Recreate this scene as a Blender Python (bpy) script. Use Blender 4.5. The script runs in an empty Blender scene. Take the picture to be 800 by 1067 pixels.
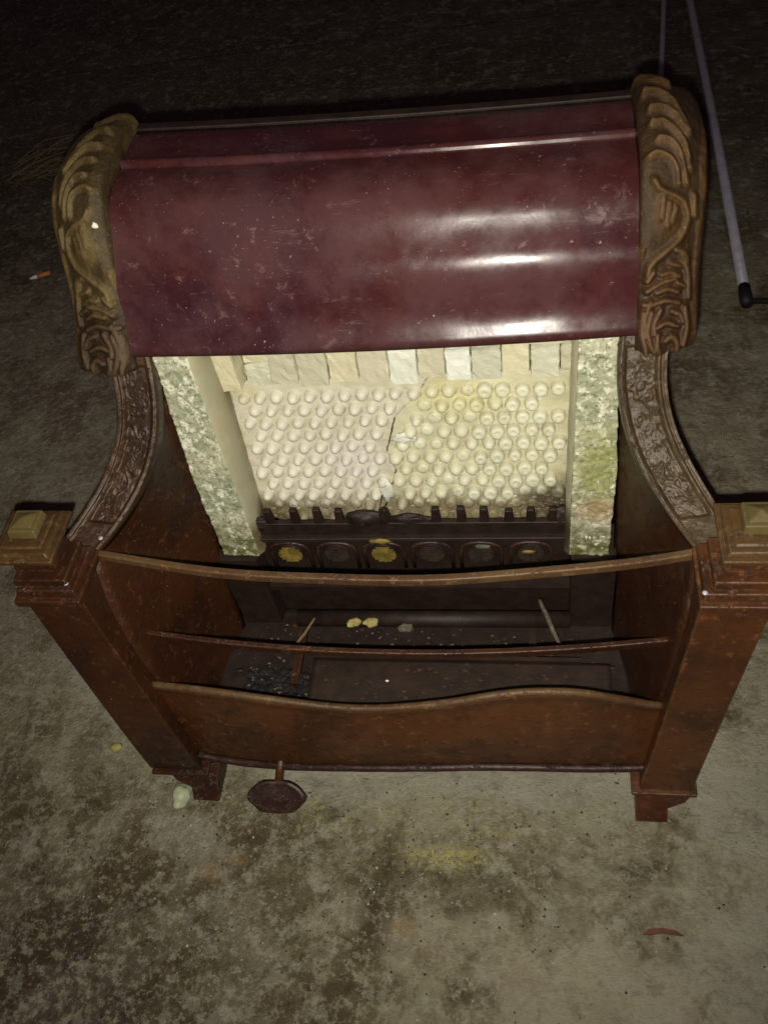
import bpy, math, random
import numpy as np
from mathutils import Vector, Matrix, noise
random.seed(7); rng = np.random.default_rng(7)
S = bpy.context.scene; COL = S.collection

# ------------------------------------------------------------------ camera
CAM = Vector((0.13477, -0.37422, 0.90308))
RGT = Vector((0.98454909, 0.10193231, -0.14238291))
DWN = Vector((-0.01026435, -0.77811881, -0.62803325))
FWD = Vector((-0.1748077, 0.61979104, -0.76504989))
cd = bpy.data.cameras.new('camera'); cam = bpy.data.objects.new('camera', cd); COL.objects.link(cam)
up = -DWN; bk = -FWD
cam.matrix_world = Matrix(((RGT.x, up.x, bk.x, CAM.x), (RGT.y, up.y, bk.y, CAM.y), (RGT.z, up.z, bk.z, CAM.z), (0, 0, 0, 1)))
cd.sensor_fit = 'VERTICAL'; cd.sensor_height = 24; cd.lens = 938.44/1067*24
cd.clip_start = 0.01; cd.clip_end = 200
S.camera = cam
# ------------------------------------------------------------------ light: night, one phone flash beside the lens, hardly any ambient
w = bpy.data.worlds.new('World'); S.world = w; w.use_nodes = True
w.node_tree.nodes['Background'].inputs['Color'].default_value = (0.66, 0.34, 0.48, 1)
w.node_tree.nodes['Background'].inputs['Strength'].default_value = 0.036
fl = bpy.data.lights.new('phone_flash', 'SPOT'); flo = bpy.data.objects.new('phone_flash', fl); COL.objects.link(flo)
fl.energy = 37.0; fl.color = (1.0, 0.94, 0.82); fl.shadow_soft_size = 0.004
fl.spot_size = math.radians(100); fl.spot_blend = 1.0
flo.matrix_world = cam.matrix_world.copy(); flo.location = CAM + DWN*0.019 + RGT*-0.006 - FWD*0.004
S.view_settings.view_transform = 'Standard'; S.view_settings.look = 'None'
S.view_settings.exposure = 0.0; S.view_settings.gamma = 1.0; S.view_settings.use_curve_mapping = False

# ------------------------------------------------------------------ materials
class NT:
    all = []
    def __init__(s, name):
        s.m = bpy.data.materials.new(name); s.m.use_nodes = True
        s.n = s.m.node_tree.nodes; s.l = s.m.node_tree.links
        s.b = s.n['Principled BSDF']; s.out = s.n['Material Output']
        s.tcn = s.n.new('ShaderNodeTexCoord'); s.tc = s.tcn.outputs['Object']; NT.all.append(s)
    def noise(s, scale, detail=6, rough=.6, dist=0, vec=None):
        t = s.n.new('ShaderNodeTexNoise'); t.inputs['Scale'].default_value = scale; t.inputs['Detail'].default_value = detail
        t.inputs['Roughness'].default_value = rough; t.inputs['Distortion'].default_value = dist
        s.l.new(vec or s.tc, t.inputs['Vector']); return t.outputs['Fac']
    def vor(s, scale, feat='F1', vec=None):
        t = s.n.new('ShaderNodeTexVoronoi'); t.feature = feat; t.inputs['Scale'].default_value = scale
        s.l.new(vec or s.tc, t.inputs['Vector']); return t.outputs['Distance']
    def ramp(s, f, a, b, smooth=True):
        t = s.n.new('ShaderNodeMapRange'); t.interpolation_type = 'SMOOTHSTEP' if smooth else 'LINEAR'
        t.inputs['From Min'].default_value = a; t.inputs['From Max'].default_value = b
        s.l.new(f, t.inputs['Value']); return t.outputs[0]
    def mix(s, f, a, b):
        t = s.n.new('ShaderNodeMix'); t.data_type = 'RGBA'
        if isinstance(f, float): t.inputs[0].default_value = f
        else: s.l.new(f, t.inputs[0])
        for v, k in ((a, 6), (b, 7)):
            if isinstance(v, tuple): t.inputs[k].default_value = (*v, 1)
            else: s.l.new(v, t.inputs[k])
        return t.outputs[2]
    def math(s, op, a, b=0.0):
        t = s.n.new('ShaderNodeMath'); t.operation = op
        for v, k in ((a, 0), (b, 1)):
            if isinstance(v, (int, float)): t.inputs[k].default_value = v
            else: s.l.new(v, t.inputs[k])
        return t.outputs[0]
    def stretch(s, x, y, z):
        t = s.n.new('ShaderNodeMapping'); t.inputs['Scale'].default_value = (x, y, z); s.l.new(s.tc, t.inputs['Vector']); return t.outputs[0]
    def spot(s, cx, cy, cz, rx, ry, rz, soft=.6, wob=.0, ws=30):
        # 1 inside an ellipsoid in object space, edge broken by noise
        m = s.n.new('ShaderNodeMapping'); m.vector_type = 'POINT'
        m.inputs['Location'].default_value = (-cx/rx, -cy/ry, -cz/rz); m.inputs['Scale'].default_value = (1/rx, 1/ry, 1/rz)
        s.l.new(s.tc, m.inputs['Vector'])
        L = s.n.new('ShaderNodeVectorMath'); L.operation = 'LENGTH'; s.l.new(m.outputs[0], L.inputs[0])
        d = L.outputs['Value']
        if wob:
            d = s.math('ADD', d, s.math('MULTIPLY', s.math('SUBTRACT', s.noise(ws, 5, .65), .5), wob))
        return s.math('SUBTRACT', 1.0, s.ramp(d, 1-soft, 1+soft*.4))
    def sepxyz(s):
        t = s.n.new('ShaderNodeSeparateXYZ'); s.l.new(s.tc, t.inputs[0]); return t.outputs
    def bump(s, h, strength=.3, dist=.002):
        t = s.n.new('ShaderNodeBump'); t.inputs['Strength'].default_value = strength; t.inputs['Distance'].default_value = dist
        s.l.new(h, t.inputs['Height']); s.l.new(t.outputs[0], s.b.inputs['Normal'])
    def set(s, col=None, rough=None, metal=None, spec=None, coat=None):
        for nm, v in (('Base Color', col), ('Roughness', rough), ('Metallic', metal), ('Specular IOR Level', spec), ('Coat Weight', coat)):
            if v is None: continue
            if isinstance(v, tuple): s.b.inputs[nm].default_value = (*v, 1)
            elif isinstance(v, (int, float)): s.b.inputs[nm].default_value = v
            else: s.l.new(v, s.b.inputs[nm])
        return s.m

def m_enamel():
    t = NT('maroon_enamel')
    c = t.mix(t.ramp(t.noise(5, 3), .35, .65), (.047, .012, .011), (.033, .0095, .014))
    c = t.mix(t.math('MULTIPLY', t.ramp(t.noise(26, 8, .7), .50, .64), .4), c, (.070, .018, .016))
    sc = t.ramp(t.noise(60, 10, .78, .5), .575, .64)
    left = t.spot(-.12, .22, .50, .16, .2, .12, .9, .8, 12)
    reg = t.math('MAXIMUM', t.ramp(t.noise(12, 4), .52, .64), t.math('MULTIPLY', left, .8))
    dust = t.math('MULTIPLY', sc, reg)
    c = t.mix(t.math('MULTIPLY', dust, .26), c, (.34, .22, .20))
    scr = t.ramp(t.noise(30, 10, .8, 0, t.stretch(.9, 6, 6)), .60, .64)
    c = t.mix(t.math('MULTIPLY', scr, .12), c, (.30, .20, .18))
    fine = t.ramp(t.noise(340, 4, .7), .655, .70)
    c = t.mix(t.math('MULTIPLY', t.math('MULTIPLY', fine, t.ramp(t.noise(20, 4), .42, .6)), .7), c, (.50, .38, .33))
    film = t.math('MULTIPLY', t.ramp(t.noise(8, 8, .7), .42, .62), .12)
    c = t.mix(film, c, (.26, .16, .17))
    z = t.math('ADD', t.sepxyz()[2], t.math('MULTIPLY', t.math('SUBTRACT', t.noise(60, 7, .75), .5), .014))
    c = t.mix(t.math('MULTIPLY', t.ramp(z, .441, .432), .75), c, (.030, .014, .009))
    r = t.math('ADD', t.math('MULTIPLY', t.ramp(t.noise(34, 8, .72), .35, .7), .15), .185)
    r = t.math('ADD', r, t.math('MULTIPLY', t.math('MAXIMUM', dust, scr), .25))
    t.bump(t.math('ADD', t.math('MULTIPLY', t.noise(45, 3), .6), t.math('MULTIPLY', t.noise(500, 4), .10)), .16, .0012)
    return t.set(c, r, 0, .20, 0.0)
def m_cast(name, c1, c2, c3, rough=(.24, .48), bs=.5, wear=.6, wcol=(.16, .085, .035)):
    t = NT(name)
    c = t.mix(t.ramp(t.noise(7, 6, .62), .36, .64), c1, c2)
    c = t.mix(t.math('MULTIPLY', t.ramp(t.noise(11, 9, .70), .46, .62), .75), c, c3)
    c = t.mix(t.math('MULTIPLY', t.ramp(t.noise(85, 8, .75), .56, .63), .6), c, tuple(min(1, v*1.9+.008) for v in c2))
    # scattered pale specks
    c = t.mix(t.math('MULTIPLY', t.ramp(t.noise(360, 3, .6), .695, .74), t.ramp(t.noise(24, 4), .45, .6)), c, (.40, .33, .24))
    bv = t.n.new('ShaderNodeBevel'); bv.samples = 4; bv.inputs['Radius'].default_value = .0028
    ge = t.n.new('ShaderNodeNewGeometry'); dt = t.n.new('ShaderNodeVectorMath'); dt.operation = 'DOT_PRODUCT'
    t.l.new(bv.outputs[0], dt.inputs[0]); t.l.new(ge.outputs['Normal'], dt.inputs[1])
    e = t.math('MULTIPLY', t.ramp(dt.outputs['Value'], .985, .90), t.ramp(t.noise(55, 6, .75), .42, .58))
    c = t.mix(t.math('MULTIPLY', e, wear), c, wcol)
    r = t.math('ADD', t.math('MULTIPLY', t.noise(45, 6, .7), rough[1]-rough[0]+.15), rough[0]-.08)
    h = t.math('ADD', t.noise(140, 7, .75), t.math('MULTIPLY', t.noise(26, 4), 1.2))
    h = t.math('SUBTRACT', h, t.math('MULTIPLY', t.ramp(t.noise(75, 7, .75), .55, .62), .9))
    t.bump(h, bs, .0018)
    return t.set(c, r, 0, .45)
def m_brass(name, lo, hi, rust):
    t = NT(name)
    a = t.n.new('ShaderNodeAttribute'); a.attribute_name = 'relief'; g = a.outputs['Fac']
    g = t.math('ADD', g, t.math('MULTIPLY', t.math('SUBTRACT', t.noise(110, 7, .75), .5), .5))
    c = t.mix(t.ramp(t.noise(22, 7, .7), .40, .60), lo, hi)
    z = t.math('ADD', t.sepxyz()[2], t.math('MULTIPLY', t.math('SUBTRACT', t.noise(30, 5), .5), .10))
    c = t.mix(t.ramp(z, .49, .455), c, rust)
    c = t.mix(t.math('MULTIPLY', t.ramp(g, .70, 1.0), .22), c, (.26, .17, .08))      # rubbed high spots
    c = t.mix(t.math('MULTIPLY', t.ramp(g,   .42, .08), .70), c, (.030, .018, .008))  # darker in the grooves between the leaves
    c = t.mix(t.math('MULTIPLY', t.ramp(t.noise(300, 4, .7), .64, .70), .6), c, (.34, .27, .16))
    r = t.math('ADD', t.math('MULTIPLY', t.noise(90, 5, .7), .35), .33)
    c = t.mix(t.math('MULTIPLY', t.ramp(t.noise(48, 8, .75), .52, .62), .6), c, tuple(v*.45 for v in lo))
    t.bump(t.math('ADD', t.noise(260, 6, .75), t.noise(70, 6, .7)), .75, .0018)
    return t.set(c, r, .05, .45)
def m_clay(name, a, b, dirt=(.16, .12, .06), dz=(.224, .196), stain=True, bs=.5):
    t = NT(name)
    c = t.mix(t.ramp(t.noise(16, 6, .6), .35, .65), a, b)
    c = t.mix(t.math('MULTIPLY', t.ramp(t.noise(70, 7, .7), .55, .7), .35), c, (.44, .40, .28))
    if stain:
        z = t.math('ADD', t.sepxyz()[2], t.math('MULTIPLY', t.math('SUBTRACT', t.noise(45, 8, .75), .5), .055))
        c = t.mix(t.math('MULTIPLY', t.ramp(z, dz[0], dz[1]), .9), c, dirt)
        c = t.mix(t.math('MULTIPLY', t.ramp(t.noise(130, 6, .75), .63, .70), t.ramp(z, .26, .20)), c, (.12, .08, .035))
    if stain:
        for cx, cy, cz, rx, rz, col, k in ((.152, .2, .200, .040, .038, (.065, .048, .022), .92), (-.150, .2, .192, .034, .020, (.12, .09, .04), .85), (-.03, .2, .200, .030, .016, (.30, .26, .16), .7), (.06, .22, .325, .05, .02, (.66, .62, .32), .5), (-.05, .2, .26, .04, .03, (.62, .58, .56), .5), (-.145, .23, .34, .02, .02, (.50, .44, .24), .5), (.03, .2, .196, .09, .014, (.22, .18, .10), .75)):
            c = t.mix(t.math('MULTIPLY', t.spot(cx, cy, cz, rx, .2, rz, .7, 1.3, 55), k), c, col)
        c = t.mix(t.math('MULTIPLY', t.ramp(t.noise(48, 9, .78), .57, .61), .35), c, (.34, .30, .19))
    t.bump(t.math('ADD', t.noise(160, 6, .7), t.noise(700, 3)), bs, .0012)
    return t.set(c, .42, 0, .45)
def m_rough_brick():
    t = NT('mossy_firebrick')
    c = t.mix(t.ramp(t.noise(22, 5), .35, .65), (.50, .49, .34), (.33, .36, .24))
    c = t.mix(t.ramp(t.noise(95, 5, .65), .50, .60), c, (.76, .75, .58))
    s1 = t.spot(.185, .17, .285, .035, .08, .055, .7, .9, 40)
    c = t.mix(t.math('MULTIPLY', s1, t.math('ADD', t.math('MULTIPLY', t.noise(70, 5), .9), .2)), c, (.30, .31, .06))
    s2 = t.spot(.185, .17, .235, .03, .08, .018, .7, .9, 50)
    c = t.mix(t.math('MULTIPLY', s2, .6), c, (.42, .24, .12))
    z = t.math('ADD', t.sepxyz()[2], t.math('MULTIPLY', t.math('SUBTRACT', t.noise(50, 6, .7), .5), .07))
    c = t.mix(t.math('MULTIPLY', t.ramp(z, .235, .190), t.ramp(t.noise(80, 6, .7), .38, .55)), c, (.13, .13, .04))
    c = t.mix(t.math('MULTIPLY', t.ramp(t.noise(210, 6, .75), .53, .60), .85), c, (.17, .19, .10))
    c = t.mix(t.math('MULTIPLY', t.ramp(t.noise(120, 4, .7), .60, .66), .8), c, (.90, .90, .80))
    t.bump(t.noise(330, 5, .7), .8, .0015)
    return t.set(c, .45, 0, .45)
def m_plain(name, col, rough=.5, metal=0, var=.35, sc=40, bs=.2):
    t = NT(name)
    c = t.mix(t.ramp(t.noise(sc, 5, .65), .35, .65), col, tuple(v*(1-var) for v in col))
    t.bump(t.noise(sc*6, 4, .6), bs, .0008)
    return t.set(c, rough, metal, .4)
def m_floor():
    t = NT('worn_concrete')
    n1 = t.noise(3.4, 10, .66, .3); n2 = t.noise(15, 12, .72, .35); n3 = t.noise(75, 8, .74); n5 = t.noise(9, 12, .70, .15)
    c = t.mix(t.ramp(n1, .38, .60), (0.132, 0.099, 0.048), (0.229, 0.201, 0.116))
    c = t.mix(t.math('MULTIPLY', t.ramp(n5, .50, .515), .60), c, (0.343, 0.315, 0.214))
    c = t.mix(t.math('MULTIPLY', t.ramp(n5, .455, .435), .55), c, (0.097, 0.067, 0.031))
    c = t.mix(t.math('MULTIPLY', t.ramp(n2, .545, .57), .50), c, (0.389, 0.361, 0.251))
    c = t.mix(t.math('MULTIPLY', t.ramp(n2, .44, .41), .5), c, (0.080, 0.054, 0.026))
    c = t.mix(t.math('MULTIPLY', t.ramp(n3, .54, .58), .5), c, (0.435, 0.400, 0.278))
    c = t.mix(t.math('MULTIPLY', t.ramp(n3, .43, .39), .30), c, (0.055, 0.037, 0.019))
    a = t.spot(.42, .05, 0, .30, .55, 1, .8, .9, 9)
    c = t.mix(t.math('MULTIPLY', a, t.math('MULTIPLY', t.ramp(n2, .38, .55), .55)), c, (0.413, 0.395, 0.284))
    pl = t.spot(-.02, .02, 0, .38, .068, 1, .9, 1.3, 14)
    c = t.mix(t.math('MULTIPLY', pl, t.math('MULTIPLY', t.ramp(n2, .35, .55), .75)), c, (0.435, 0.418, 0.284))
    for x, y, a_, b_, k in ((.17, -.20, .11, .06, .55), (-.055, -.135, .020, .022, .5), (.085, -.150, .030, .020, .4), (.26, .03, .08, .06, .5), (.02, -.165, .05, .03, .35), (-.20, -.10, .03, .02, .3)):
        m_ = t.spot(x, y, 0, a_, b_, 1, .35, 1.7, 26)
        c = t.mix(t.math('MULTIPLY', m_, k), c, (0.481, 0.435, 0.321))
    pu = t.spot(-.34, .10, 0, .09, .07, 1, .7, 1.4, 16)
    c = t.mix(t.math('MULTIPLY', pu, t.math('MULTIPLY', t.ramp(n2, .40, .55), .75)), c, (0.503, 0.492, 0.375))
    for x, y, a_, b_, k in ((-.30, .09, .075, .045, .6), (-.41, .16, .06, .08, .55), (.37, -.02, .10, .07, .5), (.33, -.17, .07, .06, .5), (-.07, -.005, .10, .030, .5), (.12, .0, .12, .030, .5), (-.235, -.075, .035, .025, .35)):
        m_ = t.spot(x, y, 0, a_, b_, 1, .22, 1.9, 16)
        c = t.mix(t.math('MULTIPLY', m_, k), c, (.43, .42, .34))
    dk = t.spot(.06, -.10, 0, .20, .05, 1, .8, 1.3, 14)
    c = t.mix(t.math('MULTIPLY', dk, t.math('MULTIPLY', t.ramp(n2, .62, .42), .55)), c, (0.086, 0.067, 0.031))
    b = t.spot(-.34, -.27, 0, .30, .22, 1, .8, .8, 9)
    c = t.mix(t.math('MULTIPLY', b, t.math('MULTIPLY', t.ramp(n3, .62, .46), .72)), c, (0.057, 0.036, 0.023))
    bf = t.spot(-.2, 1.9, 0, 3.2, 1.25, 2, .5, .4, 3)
    c = t.mix(t.math('MULTIPLY', bf, .75), c, (0.059, 0.038, 0.031))  # far floor coloured darker, painting in the flash falloff
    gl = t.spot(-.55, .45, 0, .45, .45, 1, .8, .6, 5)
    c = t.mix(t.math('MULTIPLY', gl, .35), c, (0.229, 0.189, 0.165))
    mo = t.spot(.035, -.082, 0, .050, .014, 1, .9, 1.9, 60)
    c = t.mix(t.math('MULTIPLY', mo, t.math('MULTIPLY', t.ramp(t.noise(160, 9, .78), .46, .54), .8)), c, (0.458, 0.435, 0.129))
    mo2 = t.spot(.07, -.045, 0, .06, .03, 1, .9, 1.8, 50)
    c = t.mix(t.math('MULTIPLY', mo2, t.math('MULTIPLY', t.ramp(t.noise(150, 8, .75), .55, .59), .8)), c, (0.481, 0.412, 0.150))
    gr = t.spot(-.09, -.04, 0, .14, .03, 1, .9, 1.4, 40)
    c = t.mix(t.math('MULTIPLY', gr, t.math('MULTIPLY', t.ramp(t.noise(140, 8, .75), .54, .59), .7)), c, (0.321, 0.332, 0.107))
    for x, y in ((-.175, -.095), (.0, -.150), (-.20, -.11)):
        m_ = t.spot(x, y, 0, .012, .010, 1, .4, 1.6, 60); c = t.mix(t.math('MULTIPLY', m_, .35), c, (0.413, 0.286, 0.129))
    c = t.mix(t.math('MULTIPLY', t.ramp(t.noise(42, 12, .78), .575, .59), .6), c, (0.432, 0.412, 0.319))
    n6 = t.noise(115, 10, .80)
    c = t.mix(t.math('MULTIPLY', t.ramp(n6, .555, .575), .38), c, (0.460, 0.447, 0.356))
    c = t.mix(t.math('MULTIPLY', t.ramp(n6, .43, .41), .25), c, (0.060, 0.048, 0.030))
    n7 = t.noise(28, 12, .76)
    c = t.mix(t.math('MULTIPLY', t.ramp(n7, .435, .42), .30), c, (0.105, 0.085, 0.052))
    c = t.mix(t.math('MULTIPLY', t.ramp(n7, .56, .575), .40), c, (0.420, 0.416, 0.335))
    c = t.mix(t.ramp(t.vor(260), .13, .07), c, t.mix(t.ramp(t.noise(60, 2), .47, .60), (0.052, 0.036, 0.022), (0.572, 0.538, 0.406)))
    r = t.math('ADD', t.math('MULTIPLY', n3, .35), .42)
    h = t.math('ADD', t.math('MULTIPLY', n2, 1.6), t.math('ADD', t.math('MULTIPLY', n3, 1.1), t.math('MULTIPLY', t.noise(330, 7, .78), .6)))
    t.bump(h, .9, .007)
    return t.set(c, r, 0, .35)

M = dict(
    enamel=m_enamel(),
    cast=m_cast('brown_vitreous_iron', (.058, .019, .006), (.088, .031, .0095), (.026, .010, .0045)),
    castl=m_cast('dark_brown_vitreous_iron', (.034, .011, .004), (.052, .017, .006), (.018, .007, .004), wcol=(.11, .05, .02)),
    wing=m_cast('olive_brown_iron', (.046, .030, .014), (.066, .043, .020), (.032, .018, .008), bs=.5),
    wingl=m_cast('russet_brown_iron', (.036, .016, .0065), (.052, .025, .010), (.024, .011, .005), bs=.6),
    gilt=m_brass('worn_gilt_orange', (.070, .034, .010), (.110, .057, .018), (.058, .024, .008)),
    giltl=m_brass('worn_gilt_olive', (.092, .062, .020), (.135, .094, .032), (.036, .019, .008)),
    slab=m_cast('ochre_iron', (.058, .030, .010), (.080, .044, .015), (.04, .019, .007)),
    rail=m_cast('rubbed_bronze_rail', (.075, .036, .014), (.105, .062, .026), (.045, .017, .007), (.35, .5)),
    nub=m_plain('old_yellow_paint', (.110, .085, .030), .45, .0, .25, 60),
    clay=m_clay('cream_fireclay', (.70, .70, .53), (.62, .61, .44)), plater=m_clay('shade_toned_cream_fireclay', (.58, .56, .39), (.48, .45, .29)), platel=m_clay('shade_toned_pale_fireclay', (.60, .575, .45), (.52, .49, .36)),  # plater and platel are darkened to paint in the shade between the pegs
    clayl=m_clay('pinkish_cream_fireclay', (.71, .69, .58), (.62, .60, .49)),
    rough=m_rough_brick(),
    reveal=m_clay('smooth_fireclay_side', (.40, .38, .25), (.48, .45, .30)),
    b0=m_clay('tan_brick', (.52, .50, .36), (.58, .55, .40), stain=False),
    b1=m_clay('grey_brick', (.55, .55, .42), (.60, .60, .46), stain=False),
    b2=m_clay('white_brick', (.78, .80, .70), (.70, .72, .60), stain=False),
    b3=m_clay('yellow_brick', (.66, .62, .42), (.60, .56, .38), stain=False),
    soot=m_plain('sooty_iron', (.024, .012, .008), .6, 0, .5, 60, .5),
    grille=m_plain('dull_brass_gauze', (.26, .19, .04), .5, .1, .5, 90),
    grilled=m_plain('sooted_gauze', (.040, .026, .018), .6, 0, .5, 90),
    rust=m_plain('rusty_tray', (.026, .013, .007), .65, 0, .5, 45, .5),
    steel=m_plain('grey_tube', (.44, .44, .52), .42, .2, .2, 60, .1),
    rubber=m_plain('black_rubber', (.012, .012, .014), .6),
    white=m_plain('white_flake', (.85, .78, .66), .5, 0, .1),
    stone=m_plain('pale_green_stone', (.46, .50, .33), .7, 0, .3, 90, .6),
    yel=m_plain('yellow_crumb', (.40, .34, .12), .7, 0, .3, 120, .5),
    orange=m_plain('cork_paper', (.60, .20, .06), .6, 0, .2, 300),
    paper=m_plain('cigarette_paper', (.75, .72, .68), .7, 0, .1),
    ash=m_plain('grit', (.14, .12, .085), .8, 0, .5, 200),
    grit3=m_plain('pale_grit', (.42, .38, .30), .6, 0, .5, 200),
    grit2=m_plain('dark_grit', (.035, .025, .018), .8, 0, .5, 200),
    black=m_plain('black_soot_clump', (.012, .010, .010), .8, 0, .5, 90, .8),
    knob=m_cast('dark_purple_brown_iron', (.024, .010, .007), (.034, .014, .009), (.016, .007, .005)),
    shard=m_plain('rust_flake', (.12, .040, .022), .75, 0, .4, 120, .6),
    scale=m_plain('brown_rust_scale', (.060, .026, .014), .8, 0, .5, 120, .6),
    straw=m_plain('dry_straw', (.16, .12, .06), .8, 0, .3, 200),
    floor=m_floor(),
)

# ------------------------------------------------------------------ helpers
def obj(name, verts, faces, mat, parent=None, smooth=False, loc=None):
    me = bpy.data.meshes.new(name); me.from_pydata([tuple(map(float, v)) for v in verts], [], faces); me.validate()
    me.materials.append(M[mat] if isinstance(mat, str) else mat)
    if smooth: me.polygons.foreach_set('use_smooth', [True]*len(me.polygons))
    o = bpy.data.objects.new(name, me); COL.objects.link(o)
    if parent: o.parent = parent
    if loc is not None: o.location = loc
    me.update(); return o
def rename_safe(o): return o
def empty(name, loc=(0, 0, 0)):
    o = bpy.data.objects.new(name, None); COL.objects.link(o); o.location = loc; o.empty_display_size = .05; return o
def tag(o, label=None, cat=None, group=None, kind=None):
    if label: o['label'] = label
    if cat: o['category'] = cat
    if group: o['group'] = group
    if kind: o['kind'] = kind
    return o
def bevel(o, w_=.001, seg=2, ang=30):
    m = o.modifiers.new('bevel', 'BEVEL'); m.width = w_; m.segments = seg; m.limit_method = 'ANGLE'; m.angle_limit = math.radians(ang)
    w2 = o.modifiers.new('wn', 'WEIGHTED_NORMAL'); w2.keep_sharp = True
    o.data.polygons.foreach_set('use_smooth', [True]*len(o.data.polygons)); return o
def cr(pts, n):
    p = np.array(pts, float); p = np.vstack([2*p[0]-p[1], p, 2*p[-1]-p[-2]]); seg = len(p)-3; out = []
    for t in np.linspace(0, seg, n):
        i = min(int(t), seg-1); f = t-i; a, b, c, d = p[i:i+4]
        out.append(.5*((2*b)+(-a+c)*f+(2*a-5*b+4*c-d)*f*f+(-a+3*b-3*c+d)*f**3))
    return np.array(out)
def hexa(c8):  # 8 corners: bottom 4 ccw, top 4 ccw
    return c8, [(3, 2, 1, 0), (4, 5, 6, 7), (0, 1, 5, 4), (1, 2, 6, 5), (2, 3, 7, 6), (3, 0, 4, 7)]
def box(x0, x1, y0, y1, z0, z1):
    return hexa([(x0, y0, z0), (x1, y0, z0), (x1, y1, z0), (x0, y1, z0), (x0, y0, z1), (x1, y0, z1), (x1, y1, z1), (x0, y1, z1)])
def mir(vf, s):
    v, f = vf
    if s > 0: return v, f
    return [(-a, b, c) for a, b, c in v], [tuple(reversed(q)) for q in f]
def join(*vfs):
    V, F = [], []
    for v, f in vfs:
        k = len(V); V += list(v); F += [tuple(i+k for i in q) for q in f]
    return V, F
def grid_solid(P, B):
    """P,B arrays (ns,nu,3): front and back sheet -> closed solid"""
    ns, nu = P.shape[:2]; V = np.concatenate([P.reshape(-1, 3), B.reshape(-1, 3)]); N = ns*nu; F = []
    for i in range(ns-1):
        for j in range(nu-1):
            a = i*nu+j; F.append((a, a+nu, a+nu+1, a+1)); F.append((N+a, N+a+1, N+a+nu+1, N+a+nu))
    for i in range(ns-1):
        a = i*nu; F.append((a, N+a, N+a+nu, a+nu)); a = i*nu+nu-1; F.append((a, a+nu, N+a+nu, N+a))
    for j in range(nu-1):
        F.append((j, j+1, N+j+1, N+j)); a = (ns-1)*nu+j; F.append((a, N+a, N+a+1, a+1))
    return V, F
def flip(vf): return vf[0], [tuple(reversed(q)) for q in vf[1]]
def bar_along(path, ny, nz):
    """rectangular section (ny deep in y, nz tall) swept along path points (x,y,z)"""
    V, F = [], []
    for x, y, z in path:
        V += [(x, y-ny/2, z-nz/2), (x, y+ny/2, z-nz/2), (x, y+ny/2, z+nz/2), (x, y-ny/2, z+nz/2)]
    n = len(path)
    for i in range(n-1):
        for k in range(4):
            a = i*4+k; b = i*4+(k+1) % 4; F.append((a, b, b+4, a+4))
    F.append((3, 2, 1, 0)); k = (n-1)*4; F.append((k, k+1, k+2, k+3)); return V, F
def tube(path, r, seg=12, radii=None):
    V, F = [], []; n = len(path); path = [Vector(p) for p in path]
    for i, p in enumerate(path):
        t = (path[min(i+1, n-1)]-path[max(i-1, 0)]).normalized(); a = t.orthogonal().normalized()
        ref = Vector((0, 0, 1)) if abs(t.z) < .9 else Vector((1, 0, 0)); a = t.cross(ref).normalized(); b = t.cross(a)
        rr = radii[i] if radii else r
        for k in range(seg):
            w_ = 2*math.pi*k/seg; V.append(tuple(p+(a*math.cos(w_)+b*math.sin(w_))*rr))
    for i in range(n-1):
        for k in range(seg):
            a = i*seg+k; b = i*seg+(k+1) % seg; F.append((a, b, b+seg, a+seg))
    F.append(tuple(reversed(range(seg)))); F.append(tuple(range((n-1)*seg, n*seg))); return V, F
def lump(r, sub=2, sq=(1, 1, 1), amp=.3, fr=2.0, seed=0):
    import bmesh
    bm = bmesh.new(); bmesh.ops.create_icosphere(bm, subdivisions=sub, radius=1)
    for v in bm.verts:
        d = 1+amp*noise.noise(v.co*fr+Vector((seed*7.3, seed*3.1, 0)))
        v.co = Vector((v.co.x*sq[0], v.co.y*sq[1], v.co.z*sq[2]))*d*r
    V = [tuple(v.co) for v in bm.verts]; F = [tuple(q.index for q in f.verts) for f in bm.faces]; bm.free(); return V, F
def shift(vf, d): return [(a+d[0], b+d[1], c+d[2]) for a, b, c in vf[0]], vf[1]
def fb(x, y, z, oct_=4): return noise.fractal(Vector((x, y, z)), .9, 2.1, oct_)
def twist(P):  # the casting is slightly racked: its top has turned a little
    P = np.array(P, float); P[..., 2] += -.021*P[..., 0]*np.clip((P[..., 2]-.43)/.11, 0, 1); return P

# ------------------------------------------------------------------ floor (one sheet, really uneven near the fire) and expansion joint
def build_floor():
    xs = np.concatenate([[-30, -8, -3, -1.6], np.linspace(-.9, .9, 226), [1.6, 3, 8, 30]])
    ys = np.concatenate([[-10, -3, -1], np.linspace(-.45, .95, 176), [1.2, 1.5, 1.65, 1.785, 1.790, 1.796, 1.801, 2.2, 3, 8, 40]])
    V = []; ny = len(ys)
    for x in xs:
        for k, y in enumerate(ys):
            z = 0.0
            if abs(x) < .9 and -.45 < y < .95:
                z = .0016*fb(x*7, y*7, 0, 5)+.0009*fb(x*40, y*40, 2, 3)
                q = fb(x*22, y*22, 5, 3)
                z -= .0016*max(0, min(1, (q-.35)*5))
            yy = y+(.043*x if 1.7 < y < 1.9 else 0)
            if y in (ys[ny-6], ys[ny-5]): z -= .012
            V.append((x, yy, z))
    F = [(i*ny+j, (i+1)*ny+j, (i+1)*ny+j+1, i*ny+j+1) for i in range(len(xs)-1) for j in range(ny-1)]
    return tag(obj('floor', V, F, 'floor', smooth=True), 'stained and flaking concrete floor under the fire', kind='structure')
build_floor()

# ------------------------------------------------------------------ THE GAS FIRE
FIRE = tag(empty('gas_fire'), 'old brown cast iron gas fire with maroon hood and gilt scrolls', 'gas fire')

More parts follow.
